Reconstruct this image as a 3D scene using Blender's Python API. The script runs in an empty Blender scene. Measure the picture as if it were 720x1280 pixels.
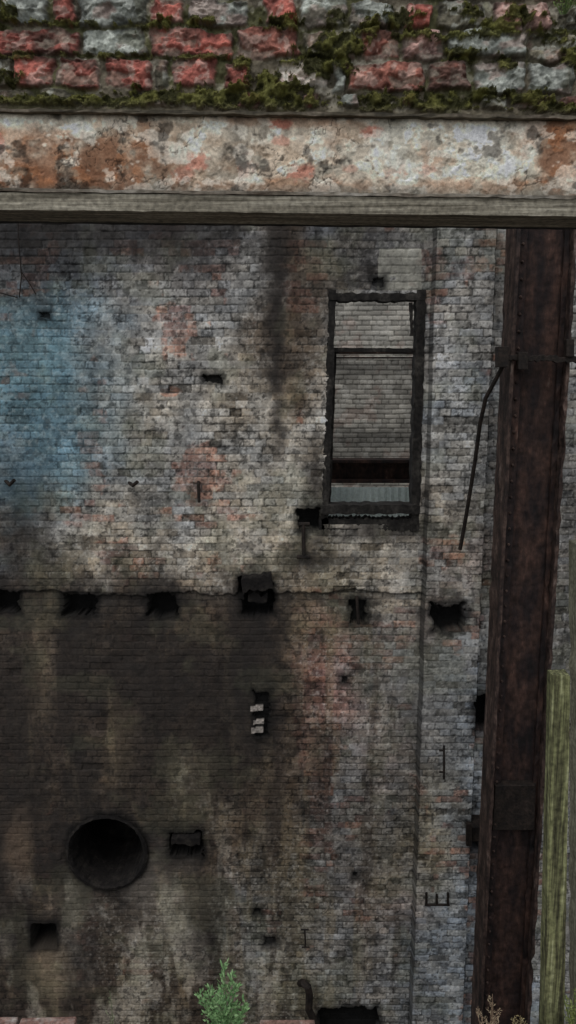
import bpy, math, random
import numpy as np
from mathutils import Vector
random.seed(7); rng=np.random.RandomState(11)
TH=math.radians(9.5); C=math.cos(TH); S=math.sin(TH); F=950.0; ZC=9.0

def W(px,py,Y):
    dx=(px-360)/F; dy=(640-py)/F
    t=Y/(C+dy*S)
    return (dx*t, Y, ZC+t*(-S+dy*C))
def inv(X,Y,Z):
    z=Z-ZC; d=Y*C-z*S
    return 360+F*X/d, 640-F*(Y*S+z*C)/d

# ---------------- noise ----------------
TAB=rng.rand(512,512).astype(np.float32)
def vn(u,v):
    u,v=np.broadcast_arrays(u,v)
    fu0=np.floor(u); fv0=np.floor(v)
    iu=fu0.astype(np.int32)&511; iv=fv0.astype(np.int32)&511
    fu=(u-fu0).astype(np.float32); fv=(v-fv0).astype(np.float32)
    fu=fu*fu*(3-2*fu); fv=fv*fv*(3-2*fv)
    T=TAB.ravel(); iu1=(iu+1)&511; r0=iv*512; r1=((iv+1)&511)*512
    a=T[r0+iu]; b=T[r0+iu1]; c=T[r1+iu]; d=T[r1+iu1]
    a=a+(b-a)*fu; c=c+(d-c)*fu
    return a+(c-a)*fv
def fbm(u,v,o=4,off=0.0):
    s=0;a=1;t=0
    for i in range(o):
        s=s+a*vn(u*(2**i)+(off+17.3*i), v*(2**i)+(off*1.7+9.1*i)); t+=a; a*=0.55
    return s/t
def hsh(a,b,k=0):
    return TAB[(a*37+b*101+k*53)%512,(a*71-b*29+k*97)%512]
def sst(a,b,x):
    t=np.clip((x-a)/(b-a),0,1); return t*t*(3-2*t)
def lin(c):
    c=np.clip(np.asarray(c,dtype=np.float32)/255.0,0,1)
    return np.where(c<=0.04045,c/12.92,((c+0.055)/1.055)**2.4)
def mixc(c,col,m):
    return c*(1-m[...,None])+np.array(col,dtype=np.float32)*m[...,None]
def crop(xs,zs,Y,x0,x1,y0,y1):
    cs=[W(x,y,Y) for x in (x0,x1) for y in (y0,y1)]
    a,b=min(c[0] for c in cs),max(c[0] for c in cs); c_,d_=min(c[2] for c in cs),max(c[2] for c in cs)
    i0,i1=np.searchsorted(xs,[a,b]); j0,j1=np.searchsorted(zs,[c_,d_])
    return (slice(int(j0),int(j1)+1),slice(int(i0),int(i1)+1))

# ---------------- materials ----------------
def newmat(name):
    m=bpy.data.materials.new(name); m.use_nodes=True
    nt=m.node_tree; b=nt.nodes['Principled BSDF']
    b.inputs['Roughness'].default_value=0.9
    b.inputs['Specular IOR Level'].default_value=0.25
    return m,nt,b
def N(nt,t,**k):
    n=nt.nodes.new(t)
    for a,v in k.items(): setattr(n,a,v)
    return n
def attr_mat(name,scale=60,amp=0.5,bump=0.4,rough=0.92,dist=0.004):
    m,nt,b=newmat(name)
    at=N(nt,'ShaderNodeAttribute'); at.attribute_name='Col'
    tc=N(nt,'ShaderNodeTexCoord')
    no=N(nt,'ShaderNodeTexNoise'); no.inputs['Scale'].default_value=scale; no.inputs['Detail'].default_value=6; no.inputs['Roughness'].default_value=0.7
    nt.links.new(tc.outputs['Object'],no.inputs['Vector'])
    mr=N(nt,'ShaderNodeMapRange'); mr.inputs[1].default_value=0.3; mr.inputs[2].default_value=0.7
    mr.inputs[3].default_value=1-amp; mr.inputs[4].default_value=1+amp
    nt.links.new(no.outputs['Fac'],mr.inputs[0])
    vm=N(nt,'ShaderNodeVectorMath',operation='SCALE')
    nt.links.new(at.outputs['Color'],vm.inputs[0]); nt.links.new(mr.outputs[0],vm.inputs['Scale'])
    nt.links.new(vm.outputs[0],b.inputs['Base Color'])
    bp=N(nt,'ShaderNodeBump'); bp.inputs['Strength'].default_value=bump; bp.inputs['Distance'].default_value=dist
    nt.links.new(no.outputs['Fac'],bp.inputs['Height']); nt.links.new(bp.outputs[0],b.inputs['Normal'])
    b.inputs['Roughness'].default_value=rough
    return m
def noise_mat(name,cols,scale=(8,8,8),detail=8,rough=0.85,bump=0.4,dist=0.01,contrast=(0.3,0.7),fine=40,fa=0.4):
    m,nt,b=newmat(name)
    tc=N(nt,'ShaderNodeTexCoord'); mp=N(nt,'ShaderNodeMapping'); mp.inputs['Scale'].default_value=scale
    nt.links.new(tc.outputs['Object'],mp.inputs[0])
    no=N(nt,'ShaderNodeTexNoise'); no.inputs['Scale'].default_value=1; no.inputs['Detail'].default_value=detail; no.inputs['Roughness'].default_value=0.68
    nt.links.new(mp.outputs[0],no.inputs['Vector'])
    cr=N(nt,'ShaderNodeValToRGB'); el=cr.color_ramp.elements
    n=len(cols)
    el[0].position=contrast[0]; el[1].position=contrast[1]
    el[0].color=(*cols[0],1); el[1].color=(*cols[-1],1)
    for i in range(1,n-1):
        e=el.new(contrast[0]+(contrast[1]-contrast[0])*i/(n-1)); e.color=(*cols[i],1)
    nt.links.new(no.outputs['Fac'],cr.inputs[0])
    n2=N(nt,'ShaderNodeTexNoise'); n2.inputs['Scale'].default_value=fine; n2.inputs['Detail'].default_value=5
    nt.links.new(tc.outputs['Object'],n2.inputs['Vector'])
    mr=N(nt,'ShaderNodeMapRange'); mr.inputs[1].default_value=0.3; mr.inputs[2].default_value=0.7; mr.inputs[3].default_value=1-fa; mr.inputs[4].default_value=1+fa
    nt.links.new(n2.outputs['Fac'],mr.inputs[0])
    vm=N(nt,'ShaderNodeVectorMath',operation='SCALE')
    nt.links.new(cr.outputs[0],vm.inputs[0]); nt.links.new(mr.outputs[0],vm.inputs['Scale'])
    nt.links.new(vm.outputs[0],b.inputs['Base Color'])
    ad=N(nt,'ShaderNodeMath',operation='ADD'); nt.links.new(no.outputs['Fac'],ad.inputs[0]); nt.links.new(n2.outputs['Fac'],ad.inputs[1])
    bp=N(nt,'ShaderNodeBump'); bp.inputs['Strength'].default_value=bump; bp.inputs['Distance'].default_value=dist
    nt.links.new(ad.outputs[0],bp.inputs['Height']); nt.links.new(bp.outputs[0],b.inputs['Normal'])
    b.inputs['Roughness'].default_value=rough
    return m

M_WALL=attr_mat('weathered_brick',scale=45,amp=0.22,bump=0.25)
M_FRONT=attr_mat('mossy_brick',scale=110,amp=0.34,bump=0.6,dist=0.003)
M_MOSS=attr_mat('moss',scale=200,amp=0.3,bump=0.1)
M_RUST=noise_mat('rusty_steel',[(0.012,0.010,0.010),(0.022,0.014,0.013),(0.042,0.024,0.019),(0.075,0.040,0.030),(0.17,0.12,0.10)],scale=(7,7,2.2),detail=12,rough=0.75,contrast=(0.36,0.72),fine=16,fa=.5,bump=.7)
M_FLG=noise_mat('flaking_steel_edge',[(0.016,0.012,0.011),(0.040,0.026,0.022),(0.090,0.058,0.046),(0.19,0.15,0.13)],scale=(12,12,4),detail=12,rough=0.75,contrast=(0.34,0.72),fine=25,fa=.5)
M_IRON=noise_mat('dark_iron',[(0.008,0.007,0.007),(0.02,0.015,0.012),(0.04,0.028,0.022)],scale=(12,12,12),rough=0.7)
M_WOODD=noise_mat('charred_timber',[(0.008,0.007,0.007),(0.018,0.016,0.014),(0.06,0.054,0.047)],scale=(9,9,5),rough=0.85,dist=.006,fine=30,fa=.6)
M_WOODH=noise_mat('weathered_timber_beam',[(0.07,0.06,0.042),(0.24,0.215,0.165),(0.48,0.44,0.35)],scale=(2.2,45,70),rough=0.9,contrast=(0.32,0.68),fine=60,dist=0.005,bump=.7)
M_WOODV=noise_mat('algae_timber',[(0.035,0.033,0.018),(0.09,0.088,0.045),(0.20,0.205,0.095),(0.38,0.38,0.22)],scale=(80,80,3),rough=0.9,contrast=(0.34,0.68),fine=45,dist=0.005,fa=.5,bump=.7)
M_WOODG=noise_mat('grey_timber',[(0.10,0.09,0.06),(0.20,0.19,0.13),(0.32,0.30,0.22)],scale=(60,60,3),rough=0.9,fine=60,dist=0.004)
M_SHEET=noise_mat('galvanised_sheet',[(0.48,0.56,0.54),(0.66,0.74,0.71)],scale=(4,4,4),rough=0.6,bump=0.1,fa=.15)
M_GROUND=noise_mat('rubble_soil',[(0.03,0.027,0.02),(0.08,0.07,0.055),(0.16,0.14,0.12)],scale=(2,2,2),bump=0.8,dist=0.05,fine=14)
M_FLANGE=noise_mat('painted_rusty_flange',[(0.07,0.05,0.035),(0.22,0.19,0.15),(0.42,0.39,0.34)],scale=(6,30,30),rough=0.8)
M_PLANT=attr_mat('leaf',scale=80,amp=0.2,bump=0.0,rough=0.7)

COLL=bpy.context.scene.collection
def link(o): COLL.objects.link(o); return o
def empty(name,kids):
    e=bpy.data.objects.new(name,None); link(e)
    for k in kids: k.parent=e
    return e

def setcol(me,cols):
    a=me.color_attributes.new('Col','FLOAT_COLOR','POINT')
    arr=np.ones((len(me.vertices),4),dtype=np.float32); arr[:,:3]=cols
    a.data.foreach_set('color',arr.ravel())

def grid_obj(name,xs,zs,y0,H,col,mat,fmask=None):
    nz,nx=H.shape
    XX,ZZ=np.meshgrid(xs,zs)
    co=np.empty((nz*nx,3),dtype=np.float32)
    co[:,0]=XX.ravel(); co[:,1]=(y0-H).ravel(); co[:,2]=ZZ.ravel()
    idx=np.arange(nz*nx,dtype=np.int32).reshape(nz,nx)
    q=np.stack([idx[:-1,:-1],idx[:-1,1:],idx[1:,1:],idx[1:,:-1]],axis=-1)
    if fmask is not None: q=q[fmask]
    q=q.reshape(-1,4); nf=len(q)
    me=bpy.data.meshes.new(name)
    me.vertices.add(nz*nx); me.vertices.foreach_set('co',co.ravel())
    me.loops.add(nf*4); me.loops.foreach_set('vertex_index',q.ravel().astype(np.int32))
    me.polygons.add(nf); me.polygons.foreach_set('loop_start',np.arange(0,nf*4,4,dtype=np.int32))
    me.update(calc_edges=True)
    setcol(me,col.reshape(-1,3))
    me.materials.append(mat)
    return link(bpy.data.objects.new(name,me))

class MB:
    def __init__(s): s.v=[]; s.f=[]
    def prism(s,bottom,top):
        b=len(s.v); n=len(bottom); s.v+=list(bottom)+list(top)
        s.f.append(tuple(b+i for i in range(n))[::-1]); s.f.append(tuple(b+n+i for i in range(n)))
        for i in range(n):
            j=(i+1)%n; s.f.append((b+i,b+j,b+n+j,b+n+i))
    def box(s,x0,x1,y0,y1,z0,z1,j=0.0):
        r=lambda: random.uniform(-j,j)
        s.prism([(x0+r(),y0+r(),z0+r()),(x1+r(),y0+r(),z0+r()),(x1+r(),y1+r(),z0+r()),(x0+r(),y1+r(),z0+r())],
                [(x0+r(),y0+r(),z1+r()),(x1+r(),y0+r(),z1+r()),(x1+r(),y1+r(),z1+r()),(x0+r(),y1+r(),z1+r())])
    def pbox(s,pts,Y0,Y1):
        a=[W(p[0],p[1],Y0) for p in pts]; b=[(q[0],Y1,q[2]) for q in a]
        s.prism(a,b)
    def rect(s,x0,x1,y0,y1,Y0,Y1): s.pbox([(x0,y1),(x1,y1),(x1,y0),(x0,y0)],Y0,Y1)
    def rough_bar(s,p0,p1,w,Y0,Y1,seg=24,j=0.006):
        a=Vector(W(*p0,Y0)); b=Vector(W(*p1,Y0)); d=(b-a).normalized(); n=Vector((d.z,0,-d.x))*(w/2)
        pr=None
        for i in range(seg+1):
            c=a.lerp(b,i/seg); r=lambda:random.uniform(-j,j)
            e1=n*(1+r()/w*2); e2=n*(1+r()/w*2)
            ring=[tuple(c+e1),tuple(c-e2),tuple(c-e2+Vector((0,Y1-Y0,0))),tuple(c+e1+Vector((0,Y1-Y0,0)))]
            k0=len(s.v); s.v+=ring
            if pr is not None:
                for k in range(4): s.f.append((pr+k,pr+(k+1)%4,k0+(k+1)%4,k0+k))
            else: s.f.append((k0+3,k0+2,k0+1,k0))
            pr=k0
        s.f.append((pr,pr+1,pr+2,pr+3))
    def tube(s,pts,r,n=8,r2=None):
        pts=[Vector(p) for p in pts]; rings=[]; m=len(pts)
        for i,p in enumerate(pts):
            d=(pts[min(i+1,m-1)]-pts[max(i-1,0)]).normalized()
            a=d.cross(Vector((0.3,0.9,0.2))).normalized(); b=d.cross(a)
            rr=r if r2 is None else r+(r2-r)*i/(m-1)
            base=len(s.v)
            for k in range(n):
                t=2*math.pi*k/n; s.v.append(tuple(p+a*rr*math.cos(t)+b*rr*math.sin(t)))
            rings.append(base)
        for i in range(m-1):
            for k in range(n):
                s.f.append((rings[i]+k,rings[i]+(k+1)%n,rings[i+1]+(k+1)%n,rings[i+1]+k))
        s.f.append(tuple(rings[0]+k for k in range(n))[::-1]); s.f.append(tuple(rings[-1]+k for k in range(n)))
    def obj(s,name,mat,bevel=0.0):
        me=bpy.data.meshes.new(name); me.from_pydata(s.v,[],s.f); me.update()
        me.materials.append(mat); o=link(bpy.data.objects.new(name,me))
        if bevel:
            m=o.modifiers.new('b','BEVEL'); m.width=bevel; m.segments=2
        return o

# =============== BACK WALL ===============
YW=7.5
def axis(a,b,c,d,fine,coarse):
    return np.concatenate([np.arange(a,b,coarse),np.arange(b,c,fine),np.arange(c,d,coarse)])
xs=axis(-7.0,-3.4,3.6,7.0,0.0075,0.0375); zs=axis(0,1.5,10.8,12.5,0.0075,0.0375)
X,Z=np.meshgrid(xs,zs)
PX,PY=inv(X,YW,Z); PX=PX.astype(np.float32); PY=PY.astype(np.float32); X=X.astype(np.float32)
PAL=dict(B=(76,98,106),b=(92,102,106),G=(132,129,124),g=(106,104,100),d=(64,65,66),k=(42,44,47),w=(124,115,102),
 t=(106,92,71),n=(68,57,46),m=(48,40,34),r=(116,86,76),p=(114,102,94),o=(90,83,69),s=(112,116,119),e=(92,89,85),D=(82,79,76))
ROWS=["kddkdDmdDgGgg","dddDDgnoDgGgg","BBbgggngGGGgg","BBgGgwnwGGsGg","BBbwgwwGGsgeg","bBggggwwGGgee",
"ngwggwgwgwGee","dowwwwwowgpee","mnnmnmnowpgee","nnmnmmnrDesge","mnmmnmnrDesge","mnnnmnnDpesge","mnnnonnDDosge",
"mmnnnnoDoosge","mnmoneoDpssge","mnwoggogDssge","mmnonoogesssg"]
G=np.array([[PAL[ch] for ch in r] for r in ROWS],dtype=np.float32)
wx=(fbm(PX/45,PY/60,3,3.0)-0.5)*70; wy=(fbm(PX/40,PY/80,3,8.0)-0.5)*110
gx=np.clip((PX+wx)/60,0,11.999); gy=np.clip((PY+wy-280)/60,0,15.999)
ix=gx.astype(int); iy=gy.astype(int); fx=(gx-ix)[...,None]; fy=(gy-iy)[...,None]
base=((G[iy,ix]*(1-fx)+G[iy,ix+1]*fx)*(1-fy)+(G[iy+1,ix]*(1-fx)+G[iy+1,ix+1]*fx)*fy).astype(np.float32)
def bricks(X,Z,seed=0,wob=0.008):
    Xw=X+(fbm(X*2.5,Z*2.5,2,4+seed)-0.5)*wob*2+(vn(X*30,Z*30)-0.5)*0.007
    Zw=Z+(fbm(X*1.2,Z*1.2,2,14+seed)-0.5)*wob*3+(vn(X*28+5,Z*28)-0.5)*0.007
    row=np.floor(Zw/0.075).astype(int)
    hd=(row%4==0); L=np.where(hd,0.1125,0.225)
    off=np.where(row%2==0,0.1125,0.0)+np.where(hd,0.056,0)+(hsh(row,row*0+3,9)-0.5)*0.05
    cx=(Xw+off+50)/L; col=np.floor(cx).astype(int)
    ex=np.minimum(cx-col,1-(cx-col))*L; fz=Zw/0.075-row; ez=np.minimum(fz,1-fz)*0.075
    return row,col,np.minimum(ex,ez)
row,col,d=bricks(X,Z)
R1=hsh(row,col,1); R2=hsh(row,col,2); R3=hsh(row,col,3)
d=d+(fbm(X*40,Z*40,2,1)-0.5)*0.009
joint=1-sst(0.001,0.009,d)
def blob(cx,cy,rx,ry,soft=0.5,na=0.5,ns=14,seed=0.0):
    k=1.0+soft*0.6+na+0.1
    sl=crop(xs,zs,YW,cx-rx*k,cx+rx*k,cy-ry*k,cy+ry*k)
    px=PX[sl]; py=PY[sl]
    r=np.sqrt(((px-cx)/rx)**2+((py-cy)/ry)**2)
    n=(fbm(px/ns,py/ns,4,seed+cx*0.13)-0.5)*2*na
    return sl,1-sst(1-soft,1+soft*0.6,r+n)
lum=base.mean(axis=-1)
loss=fbm(PX/55,PY/75,5,21)
redm=sst(0.54,0.74,loss)*0.45
for (a,b_,c_,d_,s_) in [(222,415,22,45,.9),(212,490,14,6,1.2),(205,400,14,10,.6),(250,590,38,30,.9),(395,850,28,60,.8),(398,960,30,90,.82),(395,1060,26,60,.72),
      (385,890,22,22,.6),(560,680,34,14,.9),(360,320,14,20,.2),(548,700,26,12,.5),(170,690,70,16,.5),(470,800,60,50,.35),(285,700,30,14,.5),(120,640,60,20,.35),(600,760,20,60,.3),(260,640,50,20,.5),(400,760,30,30,.45)]:
    sl,m=blob(a,b_,c_,d_,0.7,0.5,18); redm[sl]=np.maximum(redm[sl],s_*m)
redb=sst(0.36,0.54,redm+(R2-0.5)*0.75)*(0.35+0.9*fbm(X*24,Z*24,3,2)).clip(0,1)
redb=redb*0.72*(1-0.6*joint)
rc=np.stack([108+40*(R3-0.5),74+24*(R3-0.5),62+16*(R3-0.5)],-1)
shade=np.clip(lum/100.0,0.5,1.1)[...,None]
base=base*(1-redb[...,None])+rc*shade*redb[...,None]
base=base*(1+0.26*(R1-0.5))[...,None]
base=base*(np.array([1,1,1])+(R3-0.5)[...,None]*np.array([0.06,0.01,-0.06]))
dk=((R3>0.95)*0.30)[...,None]; base=base*(1-dk)
jv=(0.12+1.6*sst(0.36,0.66,fbm(X*5,Z*5,4,111))).astype(np.float32)
jm=np.clip(joint*0.26*jv,0,0.6)
base=base*(1-jm[...,None])
st=fbm(X*4.5,Z*0.8,5,40); st2=fbm(X*18,Z*2.0,3,55)
base=base*(0.74+0.52*st)[...,None]*(0.86+0.28*st2)[...,None]
med=fbm(X*6,Z*6,5,61); base=base*(0.68+0.64*med)[...,None]
low=sst(730,790,PY)*(1-sst(430,520,PX))
lowl=sst(730,790,PY)*(1-sst(300,400,PX))
sk=fbm(X*6.5,Z*0.8,5,71); base=mixc(base,(104,90,68),sst(0.54,0.66,sk)*low*0.38)
sk=fbm(X*6+4,Z*1.1,5,75); base=mixc(base,(40,33,28),sst(0.46,0.60,sk)*lowl*0.68)
sk=fbm(X*9+14,Z*0.8,5,79); base=mixc(base,(50,42,36),sst(0.54,0.66,sk)*sst(760,900,PY)*(1-sst(500,530,PX))*0.45)
lw=sst(0.55,0.66,fbm(X*4.2+3,Z*1.5,5,77))*lowl*sst(1000,1100,PY)*0.6
base=mixc(base,(130,123,111),lw)
fl=sst(0.58,0.68,fbm(X*14,Z*14,5,81))*0.28*sst(45,95,lum)
base=mixc(base,(158,155,148),fl)
fl=sst(0.60,0.70,fbm(X*38,Z*38,4,181))*0.30*sst(40,90,lum)
base=mixc(base,(164,161,154),fl)
mh=sst(0.60,0.70,fbm(X*11,Z*13,5,91))*0.32
base=base*(1-mh[...,None])
mh=sst(0.62,0.70,fbm(X*34,Z*34,4,191))*0.36
base=base*(1-mh[...,None])
fine=fbm(X*60,Z*60,2,95); base=base*(0.82+0.36*fine)[...,None]
SOOT=(30,27,25)
for q in [(150,288,200,34,.62),(235,305,60,50,.3),(30,300,60,40,.35),(347,300,16,60,.72),(345,400,14,80,.85),(340,468,32,8,.7),(348,520,10,60,.55),(430,330,60,40,.3),(500,300,50,24,.2),
  (20,670,36,36,.5),(12,757,42,40,.82),(98,760,42,42,.85),(200,760,40,40,.85),(322,752,40,50,.85),(318,830,38,105,.78),(270,862,60,56,.62),(90,860,44,110,.62),(200,860,44,90,.65),(150,820,40,80,.5),(12,850,30,100,.5),(100,975,26,56,.65),
  (133,1066,92,74,.82),(133,1066,62,54,.6),(232,1056,38,30,.82),(52,1172,32,32,.6),(255,1150,30,75,.55),(10,1120,44,150,.6),(95,1205,30,70,.6),(450,765,24,28,.6),(556,768,42,28,.65),(555,745,30,10,.4),
  (395,620,18,60,.6),(380,690,24,30,.5),(470,664,76,14,.65),(400,700,60,10,.4),(605,900,22,50,.5),(530,500,8,190,.3),(600,1060,22,40,.4),(325,905,26,40,.55),(440,395,60,50,.2),(40,640,30,60,.35),(30,1010,36,80,.4),
  (230,750,260,10,.45),(30,930,40,100,.4),(180,960,50,60,.4),(60,700,40,20,.3),(300,940,34,50,.45),(260,960,40,70,.35),(330,1020,30,60,.3)]:
    sl,m=blob(*q[:4],soft=0.75,na=0.6,ns=12); base[sl]=mixc(base[sl],SOOT,(m*q[4]*(.7+.6*fbm(X[sl]*14,Z[sl]*6,3,5))).clip(0,.94))
for (q,cc,s_) in [((60,500,110,110),(68,97,108),.32),((20,600,60,50),(46,70,84),.45),((30,430,60,50),(84,108,114),.25),((200,1130,50,70),(128,120,109),.35),((60,1220,30,40),(124,108,86),.5),((20,1060,18,50),(124,100,78),.35),((100,1130,40,30),(100,94,84),.3),((150,930,20,60),(98,86,64),.22),((240,980,30,60),(96,88,68),.25),((50,830,14,70),(92,80,60),.22),((530,860,50,120),(122,122,118),.2)]:
    sl,m=blob(*q,soft=.8,na=.6,ns=24); base[sl]=mixc(base[sl],cc,m*s_)
gm=sst(0.52,0.7,fbm(X*3,Z*3,4,99))*0.16; base=mixc(base,(86,90,64),gm)
patch=((PX>474-(PY-310)*0.05)&(PX<527)&(PY>311)&(PY<363)).astype(np.float32)*sst(0.3,0.4,fbm(PX/9,PY/9,3,5)+0.25*((PX-474)/40).clip(0,1))*0.85
base=base*(1-patch[...,None])+np.array([108,106,97])*(0.65+0.7*fbm(PX/12,PY/12,5,7))[...,None]*patch[...,None]
H=(R1-0.5)*0.005-0.007*joint*(0.3+0.7*jv).clip(0,1)+(fbm(X*22,Z*22,3,31)-0.5)*0.007+(med-0.5)*0.025
H=H-np.where(R3>0.975,0.010,0)
x_pl=W(528,760,YW)[0]; x_pr=W(594,850,YW)[0]
wob=(fbm(X*2,Z*6,3,44)-0.5)*0.03
pil=((X>x_pl+wob*0.5)&(X<x_pr+wob))
H=H+pil*0.10
base[np.abs(X-(x_pl+wob*0.5))<0.012]*=0.6
ed=X-(x_pr+wob); base[(ed>0)&(ed<0.03)]*=0.6
zl=W(300,742,YW)[2]+(fbm(X*3,X*0+2,4,3)-0.5)*0.12+(vn(X*18,X*0+7)-.5)*0.03
rec=(Z<zl)&(X<x_pl); H=H-rec*0.035
base[(Z<zl+0.015)&(Z>zl-0.02)&(X<x_pl)]*=0.75
H=H-((X>x_pr)&(PX>0))*0.03
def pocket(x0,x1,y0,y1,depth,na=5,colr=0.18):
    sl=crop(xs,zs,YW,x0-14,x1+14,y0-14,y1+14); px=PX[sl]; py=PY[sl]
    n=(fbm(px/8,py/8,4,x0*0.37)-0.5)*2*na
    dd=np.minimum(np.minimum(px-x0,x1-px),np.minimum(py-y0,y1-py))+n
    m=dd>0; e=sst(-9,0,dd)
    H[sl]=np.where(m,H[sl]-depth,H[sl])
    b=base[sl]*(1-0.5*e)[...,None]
    base[sl]=np.where(m[...,None],b*colr+5,b)  # recess shade put into the vertex colour to give depth
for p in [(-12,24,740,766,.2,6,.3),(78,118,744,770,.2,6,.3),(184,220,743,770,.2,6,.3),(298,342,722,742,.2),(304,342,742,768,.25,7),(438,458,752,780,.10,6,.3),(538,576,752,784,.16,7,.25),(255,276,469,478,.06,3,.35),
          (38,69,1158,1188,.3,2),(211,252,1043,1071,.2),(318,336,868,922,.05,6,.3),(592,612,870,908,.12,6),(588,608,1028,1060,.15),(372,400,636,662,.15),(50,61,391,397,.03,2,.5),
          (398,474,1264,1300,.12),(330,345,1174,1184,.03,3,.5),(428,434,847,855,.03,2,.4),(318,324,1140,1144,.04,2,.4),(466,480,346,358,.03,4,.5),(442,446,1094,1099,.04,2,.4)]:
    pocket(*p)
sl=crop(xs,zs,YW,300,345,870,930)
for (x0,x1,y0,y1) in [(313,329,884,891),(316,330,902,908),(314,329,911,919)]:
    px=PX[sl]; py=PY[sl]
    m=(px>x0)&(px<x1)&(py>y0)&(py<y1); bb=base[sl]; bb[m]=np.array([112,105,98])*(0.6+0.8*fine[sl][m])[...,None]; hh=H[sl]; hh[m]=-0.04
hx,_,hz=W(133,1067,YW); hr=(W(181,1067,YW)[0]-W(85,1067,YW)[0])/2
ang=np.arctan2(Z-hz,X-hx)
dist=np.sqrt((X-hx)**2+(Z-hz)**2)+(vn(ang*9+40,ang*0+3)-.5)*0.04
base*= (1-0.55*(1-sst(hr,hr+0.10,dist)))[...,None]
lx=413-10*(PY-366)/294; rx_=530-8*(PY-366)/294
jag=(fbm(PX/5,PY/5,3,50)-.5)*8
win=(PX>lx+jag-1)&(PX<rx_+jag+1)&(PY>367+jag*.5)&(PY<656)
hole=(dist<hr)|win
fm=~(hole[:-1,:-1]&hole[1:,1:]&hole[:-1,1:]&hole[1:,:-1])
lum=base.mean(-1,keepdims=True); base=lum+(base-lum)*0.90
colr=np.clip(lin(base)*2.25,0.006,0.75)
front=grid_obj('wall_face',xs,zs,YW,H,colr,M_WALL,fm)
parts=[front]
mb=MB()
def wq(px,py): a=W(px,py,YW); return (a[0],a[2])
cs=[wq(401,660),wq(525,660),wq(534,363),wq(410,363)]
for i in range(4):
    a=cs[i]; b=cs[(i+1)%4]
    k=len(mb.v); mb.v+=[(a[0],YW+0.02,a[1]),(b[0],YW+0.02,b[1]),(b[0],YW+0.42,b[1]),(a[0],YW+0.42,a[1])]
    mb.f.append((k,k+1,k+2,k+3))
parts.append(mb.obj('window_reveal',M_WOODD))
empty('brick_wall',parts)

M_SOOT=noise_mat('sooty_lining',[(0.006,0.005,0.005),(0.014,0.012,0.011),(0.04,0.034,0.028)],scale=(6,6,6),rough=0.95)
mb=MB(); n=64
ring=[]
prof=[(hr+0.03,YW+0.01),(hr+0.0,YW-0.0),(hr-0.02,YW+0.03),(hr-0.03,YW+0.15),(hr-0.03,YW+0.9)]
for (r,y) in prof:
    b=len(mb.v)
    for k in range(n):
        t=2*math.pi*k/n; r_=r+random.uniform(-.008,.008); mb.v.append((hx+r_*math.cos(t),y,hz+r_*math.sin(t)))
    ring.append(b)
for i in range(len(prof)-1):
    for k in range(n): mb.f.append((ring[i]+k,ring[i]+(k+1)%n,ring[i+1]+(k+1)%n,ring[i+1]+k))
mb.f.append(tuple(ring[-1]+k for k in range(n)))
mb.obj('flue_opening',M_SOOT)

# =============== WINDOW ===============
mb=MB()
mb.rough_bar((406,664),(416,362),0.070,YW+0.0,YW+0.16,seg=50,j=.009)
mb.rough_bar((519,664),(527,362),0.085,YW-0.01,YW+0.18,seg=50,j=.009)
mb.rough_bar((411,371),(531,371),0.070,YW-0.012,YW+0.16,j=.010)
mb.rough_bar((409,437),(524,438),0.04,YW+0.10,YW+0.14,j=.003)
mb.rough_bar((401,637),(525,637),0.09,YW-0.04,YW+0.2,j=.008)
mb.rough_bar((399,655),(524,656),0.12,YW-0.0,YW+0.16,j=.014,seg=60)
mb.rough_bar((514,378),(515,420),0.03,YW+0.02,YW+0.05,j=.006,seg=10)
mb.rough_bar((412,630),(419,440),0.025,YW+0.17,YW+0.2,j=.004)
o=mb.obj('window_frame',M_WOODD)

xs2=np.arange(-1.0,4.2,0.0125); zs2=np.arange(5.0,14.5,0.0125)
X2,Z2=np.meshgrid(xs2,zs2); P2x,P2y=inv(X2,12.0,Z2)
r2,c2,d2=bricks(X2,Z2,5)
j2=1-sst(0.002,0.012,d2+(fbm(X2*30,Z2*30,2,3)-.5)*.008); a=hsh(r2,c2,5)
b2=np.ones(X2.shape+(3,),dtype=np.float32)*np.array([120,117,110])*(0.86+0.28*a)[...,None]
b2*=(1-0.30*j2)[...,None]*(0.55+0.9*fbm(X2*2,Z2*2,6,3))[...,None]
b2=mixc(b2,(112,90,82),sst(.58,.66,fbm(X2*3,Z2*3,4,12))*0.3)
b2=mixc(b2,(150,148,142),sst(.56,.66,fbm(X2*9,Z2*9,4,32))*0.4)
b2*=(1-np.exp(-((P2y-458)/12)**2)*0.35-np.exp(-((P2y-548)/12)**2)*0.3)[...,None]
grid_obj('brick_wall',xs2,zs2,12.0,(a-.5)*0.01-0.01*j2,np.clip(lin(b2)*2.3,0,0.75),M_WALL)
mb=MB(); mb.rect(330,620,437,442,9.6,9.75); mb.rect(330,620,446,448,11.2,11.3)
mb.obj('steel_tie_beam',M_RUST,0.004)
mb=MB(); mb.rect(330,620,575,579,9.9,10.2); mb.rect(330,620,579,600,10.04,10.06); mb.rect(330,620,600,604,9.9,10.2)
mb.obj('steel_girder',M_RUST,0.003)
mb=MB(); yb=8.9
p=[W(x,609,yb) for x in (330,620)]; q=W(400,640,yb)
xx=np.arange(p[0][0],p[1][0],0.02); zt=p[0][2]; zb=q[2]
for i,x in enumerate(xx):
    y=yb+0.015*math.sin(i*math.pi/2); mb.v+=[(x,y,zb-0.3),(x,y,zt)]
    if i: k=len(mb.v); mb.f.append((k-4,k-2,k-1,k-3))
mb.obj('corrugated_sheet',M_SHEET)

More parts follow.
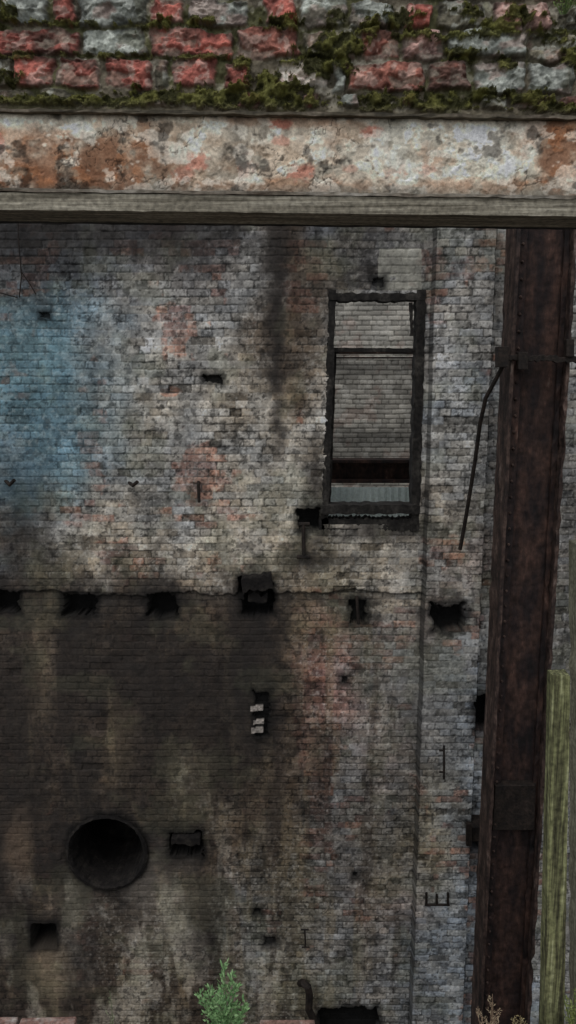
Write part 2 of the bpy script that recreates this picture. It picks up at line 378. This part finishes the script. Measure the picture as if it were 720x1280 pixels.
# =============== STEEL COLUMN ===============
def flexbox(mb,x0,x1,y0,y1,z0,z1,seg=130,jit=0.004,big=3):
    pr=None
    for i in range(seg+1):
        z=z0+(z1-z0)*i/seg
        r=lambda:random.uniform(-jit,jit)*(big if random.random()>.9 else 1)
        ring=[(x0+r(),y0+r(),z),(x1+r(),y0+r(),z),(x1+r(),y1,z),(x0+r(),y1,z)]
        b=len(mb.v); mb.v+=ring
        if pr is not None:
            for k in range(4): mb.f.append((pr+k,pr+(k+1)%4,b+(k+1)%4,b+k))
        else: mb.f.append((b+3,b+2,b+1,b))
        pr=b
    mb.f.append((pr,pr+1,pr+2,pr+3))
YCf=6.45; xa=W(624,760,YCf)[0]; xb=W(694,760,YCf)[0]
mb=MB()
flexbox(mb,xa,xa+0.028,YCf,YCf+0.32,0,11.6)
flexbox(mb,xb-0.028,xb,YCf,YCf+0.32,0,11.6,jit=0.008,big=4)
f_=mb.obj('flanges',M_FLG)
mb=MB()
flexbox(mb,xa+0.028,xb-0.028,YCf+0.12,YCf+0.14,0,11.6,jit=0.002)
flexbox(mb,xa+0.030,xa+0.11,YCf+0.07,YCf+0.118,0,11.6,jit=0.003)
flexbox(mb,xb-0.075,xb-0.030,YCf+0.085,YCf+0.118,0,11.6,jit=0.005)
col_parts=[f_,mb.obj('section',M_RUST)]
mb=MB()
for i in range(70):
    z=1.6+i*0.14
    c=Vector((xa+0.075,YCf+0.067,z)); mb.tube([c,c+Vector((0,-0.014,0))],0.014,8,0.007)
col_parts.append(mb.obj('rivets',M_FLG))
mb=MB()
mb.rough_bar((630,446),(722,450),0.05,YCf-0.03,YCf,j=.01); mb.rect(623,636,433,459,YCf-0.06,YCf+0.05); mb.rect(648,660,440,462,YCf-0.05,YCf+0.02)
mb.rect(708,718,424,446,YCf-0.05,YCf+0.02)
z=W(640,1010,YCf)[2]; mb.box(xa+0.04,xb-0.05,YCf+0.045,YCf+0.115,z-.25,z+.2,0.014)
col_parts.append(mb.obj('clamp',M_IRON,0.004))
empty('steel_column',col_parts)
mb=MB(); P=[(631,452,6.42),(622,470,6.5),(607,498,6.6),(600,530,6.7),(594,575,6.8),(586,625,6.9),(580,660,7.0),(575,687,7.05)]
pts=[W(*a) for a in P]; mb.tube(pts,0.018,8); mb.obj('bent_iron_rod',M_IRON)
mb=MB(); mb.rough_bar((727,1400),(730,680),0.05,3.2,3.3,j=.006,seg=40); mb.obj('timber_post',M_WOODG,0.003)

# =============== WALL IRONWORK ===============
def wt(name,lst,r,mat=M_IRON,Y=YW-0.06):
    mb=MB()
    for L in lst: mb.tube([W(x,y,Y-(dz if dz else 0)) for (x,y,dz) in L],r,7)
    return mb.obj(name,mat)
wt('iron_hook',[[(160,602,-.1),(166,607,.03),(172,602,.05)]],0.018)
wt('iron_hook',[[(6,600,-.1),(12,606,.03),(18,600,.05)]],0.018)
wt('iron_spike',[[(248,602,-.08),(248,606,.03),(249,628,.02)]],0.016)
wt('pipe_bracket',[[(531,1131,0),(562,1131,0)],[(533,1131,0),(533,1116,.0)],[(546,1131,0),(546,1118,.0)],[(560,1131,0),(560,1116,.0)]],0.014,Y=YW-0.16)
wt('ladder_bracket',[[(555,932,0),(555,974,0)],[(549,938,0),(556,938,0)],[(549,965,0),(556,965,0)]],0.011,Y=YW-0.15)
wt('wall_tie',[[(381,1162,0),(382,1184,0)],[(376,1162,0),(386,1162,0)],[(377,1184,0),(387,1184,0)]],0.009,Y=YW-0.01)
wt('bent_pipe',[[(374,1228,-.1),(380,1229,0.02),(385,1234,.05),(387,1243,.05),(386,1262,.05),(392,1275,.05),(400,1290,.05)]],0.042,Y=YW-.02)
wt('drain_pipe',[[(379,655,0),(380,698,0)],[(371,696,0),(388,696,0)],[(373,655,0),(387,655,0)]],0.020,Y=YW-0.03)
wt('hanging_cable',[[(22,240,0),(23,300,.02),(27,345,0),(24,372,.0)],[(27,340,.0),(38,356,.0),(45,368,0)],[(0,366,0),(22,372,0)]],0.006,M_IRON,Y=YW-0.05)
wt('iron_spike',[[(446,745,0),(448,780,0)]],0.016,Y=YW)
mb=MB(); mb.rough_bar((302,733),(340,728),0.14,YW-0.13,YW+0.1,seg=8,j=.03); mb.rough_bar((310,748),(334,750),0.10,YW-0.06,YW+0.1,seg=6,j=.03)
mb.rough_bar((214,1052),(250,1053),0.09,YW-0.03,YW+0.1,seg=8,j=.02)
mb.obj('broken_beam_end',M_SOOT,0.01)
mb=MB(); mb.rect(586,607,1034,1052,YW-0.2,YW+0.1); mb.rect(583,590,1030,1058,YW-0.24,YW-0.2)
mb.obj('wall_bracket',M_IRON,0.006)

# =============== FRONT WALL ABOVE THE OPENING ===============
YFR=2.5
def TY(px,py): return py-0.013*px
xf=axis(-3.0,-1.02,1.02,3.0,0.0026,0.02)
zt=W(0,-60,YFR)[2]; zbm=W(0,236,YFR)[2]-0.05
zf=np.concatenate([np.arange(zbm,zt,0.0026),np.arange(zt,zt+0.5,0.02)])
XF,ZF=np.meshgrid(xf,zf); UX,UY=inv(XF,YFR,ZF); VY=TY(UX,UY)
rows=[
 (-6,28,[(5,62,'g'),(66,96,'r'),(100,190,'g'),(192,234,'r'),(238,312,'g'),(328,370,'r'),(375,434,'g'),(438,493,'g'),(505,542,'r'),(548,604,'d'),(612,646,'p'),(650,690,'p'),(695,760,'d')]),
 (31,68,[(-40,99,'r'),(102,184,'g'),(190,294,'r'),(300,372,'R'),(380,446,'d'),(452,500,'R'),(505,556,'p'),(560,657,'g'),(662,740,'d')]),
 (70,108,[(-40,14,'d'),(18,68,'r'),(70,122,'r'),(130,188,'r'),(191,210,'d'),(214,273,'r'),(282,314,'r'),(344,404,'P'),(409,426,'g'),(432,530,'R'),(536,590,'R'),(594,656,'g'),(659,722,'g'),(728,790,'r')]),
 (111,129,[(-30,40,'d'),(50,100,'d'),(180,230,'d'),(300,330,'R'),(380,400,'r'),(426,452,'g'),(462,488,'d'),(505,520,'R'),(600,640,'d')]),
 (-46,-12,[(-60,30,'r'),(40,120,'g'),(130,210,'r'),(220,300,'r'),(310,390,'g'),(400,480,'r'),(490,570,'r'),(580,660,'g'),(670,750,'r')]),
]
for r in rows:
    x=max(b[1] for b in r[2])+6
    while x<1300: w=random.choice([80,45,85]); r[2].append((x,x+w,random.choice('rgRd'))); x+=w+8
    x=min(b[0] for b in r[2])-6
    while x>-700: w=random.choice([80,45,85]); r[2].append((x-w,x,random.choice('rgRd'))); x-=w+8
FC=dict(r=(130,76,67),R=(114,74,64),g=(120,123,116),d=(84,80,68),p=(138,110,102),P=(156,140,132))
dirt=fbm(XF*14,ZF*14,5,2)
colf=np.ones(XF.shape+(3,),dtype=np.float32)*np.array([84,78,66])*(0.45+1.0*dirt)[...,None]
hf=-0.012+(fbm(XF*30,ZF*30,4,5)-0.5)*0.03
mo=sst(0.50,0.60,fbm(XF*9,ZF*12,5,7))
colf=mixc(colf,(60,64,32),mo*0.5)
lm=sst(0.54,0.62,fbm(XF*20,ZF*26,5,17)); colf=mixc(colf,(150,146,134),lm*0.55)
wpx=(fbm(XF*13,ZF*13,5,23)-0.5)*24; wpy=(fbm(XF*14,ZF*14,5,29)-0.5)*17
f1=fbm(XF*26,ZF*26,5,33); f2=fbm(XF*60,ZF*60,4,37); f3=fbm(XF*11,ZF*16,5,39); f4=fbm(XF*40,ZF*40,4,51); f5=fbm(XF*9,ZF*22,5,57)
for (y0,y1,bl) in rows:
    for (x0,x1,c) in bl:
        sl=crop(xf,zf,YFR,x0-22,x1+22,y0-22+0.013*x0,y1+22+0.013*x1)
        if UX[sl].size==0: continue
        jx=random.uniform(-2,2); jy=random.uniform(-2,2); rot=random.uniform(-.035,.035)
        cx=(x0+x1)/2; cy=(y0+y1)/2+jy; hx_=(x1-x0)/2-4.5; hy_=(y1-y0)/2-4.5
        a_=UX[sl]+wpx[sl]-cx-jx; b_=VY[sl]+wpy[sl]-cy+rot*a_
        qx=np.abs(a_)-hx_; qy=np.abs(b_)-hy_
        dsd=np.where((qx>0)&(qy>0),np.sqrt(qx**2+qy**2),np.maximum(qx,qy))
        m=1-sst(1.5,5.0,dsd)
        if not m.any(): continue
        F1,F2,F3,F4,F5,DI=f1[sl],f2[sl],f3[sl],f4[sl],f5[sl],dirt[sl]
        pr=random.uniform(0.002,0.018)*(0.4 if c=='d' else 1)
        tl=random.uniform(-.4,.4)
        hh=pr*(1-sst(-9,5,dsd)*0.4)+(F1-0.5)*0.030+(F2-.5)*0.012+tl*0.0004*b_-sst(.52,.56,F5)*.008
        hf[sl]=hf[sl]*(1-m)+hh*m
        cc=np.array(FC[c])*random.uniform(0.82,1.14)
        pc=cc*(0.50+1.0*F1)[...,None]*(0.75+0.5*F2)[...,None]
        if c in 'rRpP':
            pc=mixc(pc,(160,144,134),sst(0.53,0.63,F4)*0.55)
            pc=mixc(pc,(62,48,42),sst(0.53,0.63,F3)*0.6)
            pc=mixc(pc,(112,110,98),sst(0.55,0.61,F5)*0.55)
            if c=='P': pc=mixc(pc,(184,180,170),sst(.45,.6,F4)*.6)
        else:
            pc=mixc(pc,(160,162,154),sst(0.53,0.63,F4)*0.55)
            pc=mixc(pc,(136,104,96),sst(0.56,0.66,F3)*0.4)
            pc=mixc(pc,(62,62,50),sst(0.54,0.62,DI)*0.5)
        pc=pc*(1-0.25*sst(-4,3,dsd))[...,None]
        colf[sl]=colf[sl]*(1-m[...,None])+pc*m[...,None]
moss=np.zeros_like(UX)
for (cx,cy,rx,ry,s) in [(60,125,80,7,.7),(150,124,60,7,.6),(210,118,60,11,.85),(290,121,55,14,1),(350,110,38,19,1),(400,72,36,22,1),(430,55,28,22,.9),(330,96,20,10,.7),(470,125,24,15,1.1),(380,124,50,9,.8),
    (545,119,50,13,.95),(610,112,26,8,.7),(575,62,30,8,.6),(612,30,26,14,1),(650,14,24,14,.9),(590,10,20,12,.7),(635,72,14,10,.8),(660,114,34,10,.75),(700,32,24,12,.7),(500,20,24,14,.8),(460,30,16,10,.7),
    (130,68,60,4,.5),(250,68,60,4,.5),(80,28,60,4,.5),(190,28,30,8,.6),(250,25,30,6,.6),(350,25,26,10,.6),(20,70,30,5,.5),(690,126,50,7,.7),(15,20,18,14,.6),(540,40,60,6,.6),(10,100,20,12,.6),(300,75,14,8,.6),(715,60,14,14,.7),(418,20,14,14,.5)]:
    sl=crop(xf,zf,YFR,cx-rx*2.1,cx+rx*2.1,cy-ry*2.1,cy+ry*2.1+10)
    r=np.sqrt(((UX[sl]-cx)/rx)**2+((VY[sl]-cy)/ry)**2)+(fbm(UX[sl]/8,VY[sl]/6,4,cx*.11)-0.5)*2.3
    moss[sl]=np.maximum(moss[sl],s*(1-sst(0.6,1.1,r)))
out=(UX<-5)|(UX>725)
moss=np.where(out,sst(.5,.6,fbm(XF*5,ZF*7,4,66)),moss)
moss=moss*(VY<134)
mm=sst(0.3,0.6,moss)
cush=fbm(XF*34,ZF*34,3,88)
colf=mixc(colf,(80,80,36),mm*0.85)
colf=colf*(1-mm[...,None]*0.5*(1-sst(.35,.6,cush))[...,None])
hf=hf+mm*(0.004+0.050*(cush-0.30).clip(0,1))
led=sst(122,134,VY)*(VY<140); hf=hf+led*0.012; colf=mixc(colf,(72,66,53),led*0.5)
colf*=0.95
fm=(VY[:-1,:-1]<140)
o1=grid_obj('brick_face',xf,zf,YFR,hf,np.clip(lin(colf)*2.05,0.006,0.8),M_FRONT,fm)
mb=MB(); mb.pbox([(-800,141-10),(1500,141+19.5),(1500,-300),(-800,-300)],YFR+0.03,YFR+0.36)
mb.pbox([(-800,236-10),(1500,236+19.5),(1500,141+19.5),(-800,141-10)],YFR+0.03,YFR+0.30)
o2=mb.obj('wall_core',M_GROUND)
empty('brick_wall',[o1,o2])
ok=np.argwhere((moss>0.42)&(VY>-20)&(UX>-60)&(UX<780))
sel=ok[rng.choice(len(ok),min(32000,len(ok)),replace=False)]
vv=[];ff=[];cc=[]
for (i,j) in sel:
    x=XF[i,j]+random.uniform(-.002,.002); z=ZF[i,j]+random.uniform(-.002,.002); y=YFR-hf[i,j]+0.002
    L=random.uniform(.003,.008); wd=random.uniform(.001,.0022)
    dx,dy,dz=random.gauss(0,.5),-abs(random.gauss(.8,.3)),random.gauss(.35,.5)
    l=math.sqrt(dx*dx+dy*dy+dz*dz); dx*=L/l;dy*=L/l;dz*=L/l
    a=random.uniform(0,math.pi); ax,az=math.cos(a)*wd,math.sin(a)*wd
    b=len(vv); vv+=[(x-ax,y,z-az),(x+ax,y,z+az),(x+dx,y+dy,z+dz)]; ff.append((b,b+1,b+2))
    t=min(1,max(0,(float(cush[i,j])-.38)*2.8))*.65+random.random()*.35
    c1=np.array([.055,.055,.018])*(1-t)+np.array([.30,.29,.09])*t
    cc+=[c1*.5,c1*.5,c1*1.2]
me=bpy.data.meshes.new('moss'); me.from_pydata(vv,[],ff); me.update(); setcol(me,np.clip(np.array(cc),0,1)); me.materials.append(M_MOSS)
link(bpy.data.objects.new('moss',me))

# rendered lintel
zf2=np.arange(W(0,250,YFR)[2]-.03,W(720,130,YFR)[2]+.06,0.0026)
XL,ZL=np.meshgrid(xf,zf2); YL=YFR-0.035
LX,LY=inv(XL,YL,ZL); LV=TY(LX,LY)
n1=fbm(XL*7,ZL*10,6,5); n2=fbm(XL*22,ZL*26,5,9); n3=fbm(XL*60,ZL*60,3,13); n4=fbm(XL*4,ZL*7,5,19)
cl=np.ones(XL.shape+(3,),dtype=np.float32)*np.array([168,158,142])
cl*=(0.6+0.75*n1)[...,None]*(0.78+0.44*n3)[...,None]
cl=mixc(cl,(202,196,182),sst(.48,.60,n2)*.6)
cl=mixc(cl,(126,104,84),sst(.54,.66,n4)*.45)
def lb(cx,cy,rx,ry,na=1.0,seed=0,soft=.3,sc=14):
    k=2.4; sl=crop(xf,zf2,YL,cx-rx*k,cx+rx*k,cy-ry*k+.013*cx,cy+ry*k+.013*cx)
    r=np.sqrt(((LX[sl]-cx)/rx)**2+((LV[sl]-cy)/ry)**2)+(fbm(LX[sl]/sc,LV[sl]/sc,5,cx*.17+seed)-.5)*2*na
    return sl,1-sst(1-soft,1+soft,r)
for q in [(70,205,120,28,.65),(30,168,50,10,.3),(140,190,60,20,.4),(90,222,110,12,.65),(20,220,50,14,.5),(702,185,30,50,.8),(680,160,30,16,.5),(540,190,24,12,.3),(600,225,80,9,.4),(330,228,120,7,.4),(350,147,80,6,.4),(420,200,14,40,.2),(180,160,10,30,.4)]:
    sl,m=lb(*q[:4],soft=.7,na=1.2); cl[sl]=mixc(cl[sl],(104,70,50),m*q[4])
    sl,m=lb(*q[:4],seed=4); cl[sl]=mixc(cl[sl],(142,94,62),m*q[4]*.6*sst(.5,.6,n2[sl]))
for q in [(246,198,14,12,.6),(377,210,14,11,.65),(466,160,14,8,.7),(350,150,16,6,.7),(310,205,10,14,.35),(230,215,12,8,.4),(530,205,12,8,.3),(352,172,12,6,.4),(505,210,20,8,.3),(0,180,6,12,.5),(440,205,10,6,.3)]:
    sl,m=lb(*q[:4],na=.8,sc=8); cl[sl]=mixc(cl[sl],(150,90,76),m*q[4])
cl=mixc(cl,(122,122,112),sst(.57,.63,fbm(XL*12+5,ZL*16,5,33))*.45)
cl=mixc(cl,(206,200,188),sst(.55,.60,fbm(XL*15+5,ZL*20,5,133))*.5)
cr=np.abs(fbm(XL*9,ZL*9,5,41)-.5); crk=(1-sst(.002,.010,cr))*sst(.45,.55,n4); cl=cl*(1-.4*crk)[...,None]
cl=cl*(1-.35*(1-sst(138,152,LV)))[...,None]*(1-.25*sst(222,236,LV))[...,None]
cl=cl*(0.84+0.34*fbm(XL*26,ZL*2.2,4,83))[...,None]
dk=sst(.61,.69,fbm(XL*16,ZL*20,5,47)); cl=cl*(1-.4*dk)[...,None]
HL=(n1-.5)*.012+sst(.49,.52,fbm(XL*12,ZL*12,5,60))*.003+(n3-.5)*.003-crk*.002+sst(.50,.53,n2)*.002
fm=(LV[:-1,:-1]<238)&(LV[1:,1:]>140)
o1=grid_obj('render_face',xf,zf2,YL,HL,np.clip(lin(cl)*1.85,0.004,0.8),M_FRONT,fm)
mb=MB(); mb.pbox([(-800,238-10),(1500,238+19.5),(1500,139+19.5),(-800,139-10)],YL+0.012,YFR+0.028)
o2=mb.obj('lintel_core',M_FLANGE)
empty('concrete_lintel',[o1,o2])
def strip(name,y0,y1,Ya,Yb,mat,x0=-800,x1=1500,t=0.013,seg=160,j=0.0015):
    mb=MB(); pr=None
    for i in range(seg+1):
        x=x0+(x1-x0)*i/seg
        def q(yy,Y): 
            a=W(x,yy+t*x,Ya); return (a[0],Y+random.uniform(-j,j),a[2]+random.uniform(-j,j))
        ring=[q(y1,Ya),q(y0,Ya),q(y0,Yb),q(y1,Yb)]
        b=len(mb.v); mb.v+=ring
        if pr is not None:
            for k in range(4): mb.f.append((pr+k,pr+(k+1)%4,b+(k+1)%4,b+k))
        else: mb.f.append((b+3,b+2,b+1,b))
        pr=b
    mb.f.append((pr,pr+1,pr+2,pr+3))
    return mb.obj(name,mat)
M_LEDGE=noise_mat('rotten_board',[(0.03,0.027,0.02),(0.10,0.085,0.06),(0.22,0.18,0.14)],scale=(5,30,60),rough=0.9,fine=60,dist=0.004)
strip('ledge_board',135,139,YFR-0.06,YFR+0.02,M_LEDGE,j=0.0025)
strip('steel_flange',235,239,YFR-0.055,YFR+0.05,M_FLANGE,j=0.002)
strip('wooden_beam',240.5,262,YFR-0.05,YFR+0.12,M_WOODH,t=0.0115,j=.001)
strip('wooden_beam',240.5,262.5,YFR+0.13,YFR+0.34,M_WOODD,t=0.0115)

# =============== SILL, POST ===============
YS=2.5; zs_=W(360,1276,YS)[2]
mb=MB()
mb.box(-3,3,2.16,2.49,0,zs_-0.10)
core=mb.obj('sill_wall_core',M_GROUND)
bv=MB(); x=-3.0
while x<3.0:
    w=random.choice([0.21,0.21,0.10])
    px=inv(x+w/2,YS,zs_)[0]
    if -20<px<95: dz=0.024
    elif 290<px<350: dz=0.012
    elif 350<px<400: dz=0.004
    else: dz=-0.03-random.uniform(0,.02)
    for (ya,yb_) in ((2.16,2.32),(2.335,2.50)):
        bv.box(x+random.uniform(0,.004),x+w,ya,yb_+random.uniform(-.01,.005),zs_-0.095,zs_+dz+random.uniform(-.004,.004),0.004)
    x+=w+0.012
M_SILL=noise_mat('sill_brick',[(0.06,0.05,0.04),(0.26,0.15,0.12),(0.44,0.41,0.37)],scale=(14,14,14),fine=60)
br=bv.obj('coping_bricks',M_SILL,0.006)
empty('sill_wall',[core,br])
mb=MB(); Yp=2.62
segs=[]
for i in range(45):
    t=i/44; yy=845+(1500-845)*t
    l=691+(680-691)*(yy-845)/435; r=713+(705-713)*(yy-845)/435
    a=W(l,yy,Yp); b=W(r,yy,Yp); j=lambda:random.uniform(-.0012,.0012)
    segs.append([(a[0]+j(),Yp,a[2]),(b[0]+j(),Yp,b[2]),(b[0]+j(),Yp+.06,b[2]),(a[0]+j(),Yp+.06,a[2])])
segs[0]=[(p[0],p[1],p[2]+random.uniform(-.006,.006)) for p in segs[0]]
for i,s in enumerate(segs):
    b=len(mb.v); mb.v+=s
    if i:
        for k in range(4): mb.f.append((b-4+k,b+k,b+(k+1)%4,b-4+(k+1)%4))
    else: mb.f.append((b,b+1,b+2,b+3))
mb.obj('wooden_post',M_WOODV)

# =============== PLANTS ===============
def plant(name,px,pyb,Y,h,nst,spread,leafL,leafW,c0,c1,dens=26,up=.5):
    base=Vector(W(px,pyb,Y)); vv=[];ff=[];cc=[]
    def leaf(p,dr,L,w,c):
        sd=dr.cross(Vector((random.gauss(0,1),random.gauss(0,1),random.gauss(0,1)))).normalized()*w
        b=len(vv); q=p+dr*L*.45
        vv.extend([tuple(p),tuple(q+sd),tuple(p+dr*L),tuple(q-sd)]); ff.append((b,b+1,b+2,b+3))
        cc.extend([c*.7,c,c*1.2,c])
    for s in range(nst):
        a=random.uniform(0,2*math.pi); lean=random.uniform(.4*spread,spread)*(0 if s==0 else 1)
        hh=h*(1 if s==0 else random.uniform(.45,.85)); tip=base+Vector((math.cos(a)*lean,math.sin(a)*lean*.6,hh))
        pts=[base.lerp(tip,t)+Vector((math.sin(t*3+s)*.006,0,0)) for t in np.linspace(0,1,9)]
        for i in range(8):
            p,q=pts[i],pts[i+1]; r=.0022*(1-i/9)+.0005
            b=len(vv)
            vv.extend([tuple(p+Vector((-r,0,0))),tuple(p+Vector((r,0,0))),tuple(q+Vector((r,0,0))),tuple(q+Vector((-r,0,0)))]); ff.append((b,b+1,b+2,b+3))
            cc.extend([c0*.8]*4)
        for i in range(dens):
            t=.12+.88*i/dens; p=base.lerp(tip,t); az=random.uniform(0,2*math.pi)
            bl=leafL*(2.8*(1-t)+.6)
            dr=Vector((math.cos(az),math.sin(az),up+random.uniform(-.1,.4))).normalized()
            k=6
            for m in range(k):
                pp=p+dr*bl*m/k
                d2=(dr+Vector((random.gauss(0,.5),random.gauss(0,.5),random.gauss(.2,.4)))).normalized()
                mx=random.random(); leaf(pp,d2,leafL*random.uniform(.5,1),leafW,c0*(1-mx)+c1*mx)
    me=bpy.data.meshes.new(name); me.from_pydata(vv,[],ff); me.update(); setcol(me,np.clip(np.array(cc),0,1)); me.materials.append(M_PLANT)
    return link(bpy.data.objects.new(name,me))
A=np.array
plant('weed_plant',281,1312,2.44,0.36,10,.12,.024,.0038,A([.12,.25,.09]),A([.32,.50,.23]),24,.7)
plant('dry_weed',612,1305,2.44,0.21,6,.07,.014,.0014,A([.26,.18,.12]),A([.42,.34,.22]),12,.9)
plant('dry_weed',648,1305,2.44,0.12,5,.06,.014,.0014,A([.30,.24,.12]),A([.42,.36,.2]),12,.9)
plant('dry_weed',140,1310,2.44,0.24,3,.03,.014,.0014,A([.16,.18,.10]),A([.3,.32,.2]),6,1.2)
plant('grass_tuft',714,1290,2.46,0.19,7,.05,.014,.002,A([.14,.18,.05]),A([.3,.34,.12]),10,.9)
plant('grass_tuft',704,18,2.46,0.06,6,.05,.011,.0018,A([.10,.15,.05]),A([.24,.32,.10]),8,.9)

# =============== GROUND ===============
mb=MB(); mb.v=[(-300,-300,0),(300,-300,0),(300,300,0),(-300,300,0)]; mb.f=[(0,1,2,3)]; mb.obj('ground',M_GROUND)

# =============== LIGHT ===============
w=bpy.data.worlds.new('World'); bpy.context.scene.world=w; w.use_nodes=True; nt=w.node_tree
sky=nt.nodes.new('ShaderNodeTexSky'); sky.sky_type='NISHITA'; sky.sun_disc=False
sky.sun_elevation=math.radians(58); sky.sun_rotation=math.radians(200)
hs=nt.nodes.new('ShaderNodeHueSaturation'); hs.inputs['Saturation'].default_value=0.28
nt.links.new(sky.outputs[0],hs.inputs['Color']); bg=nt.nodes['Background']
nt.links.new(hs.outputs[0],bg.inputs['Color']); bg.inputs['Strength'].default_value=0.125
sl_=bpy.data.lights.new('sun','SUN'); sl_.energy=0.9; sl_.angle=math.radians(40); sl_.color=(1,.98,.95)
so=link(bpy.data.objects.new('sun',sl_))
el=math.radians(58); az=math.radians(200)
dirv=Vector((math.sin(az)*math.cos(el),math.cos(az)*math.cos(el),math.sin(el)))
so.rotation_euler=dirv.to_track_quat('Z','Y').to_euler(); so.location=(0,0,30)

cam=bpy.data.cameras.new('camera'); co=link(bpy.data.objects.new('camera',cam))
cam.sensor_fit='VERTICAL'; cam.sensor_height=36; cam.lens=F/1280*36; cam.clip_end=1000; cam.clip_start=0.05
co.location=(0,0,ZC); co.rotation_euler=(math.radians(90-9.5),0,0)
bpy.context.scene.camera=co
sc=bpy.context.scene; sc.view_settings.view_transform='Standard'; sc.view_settings.look='None'; sc.view_settings.exposure=0
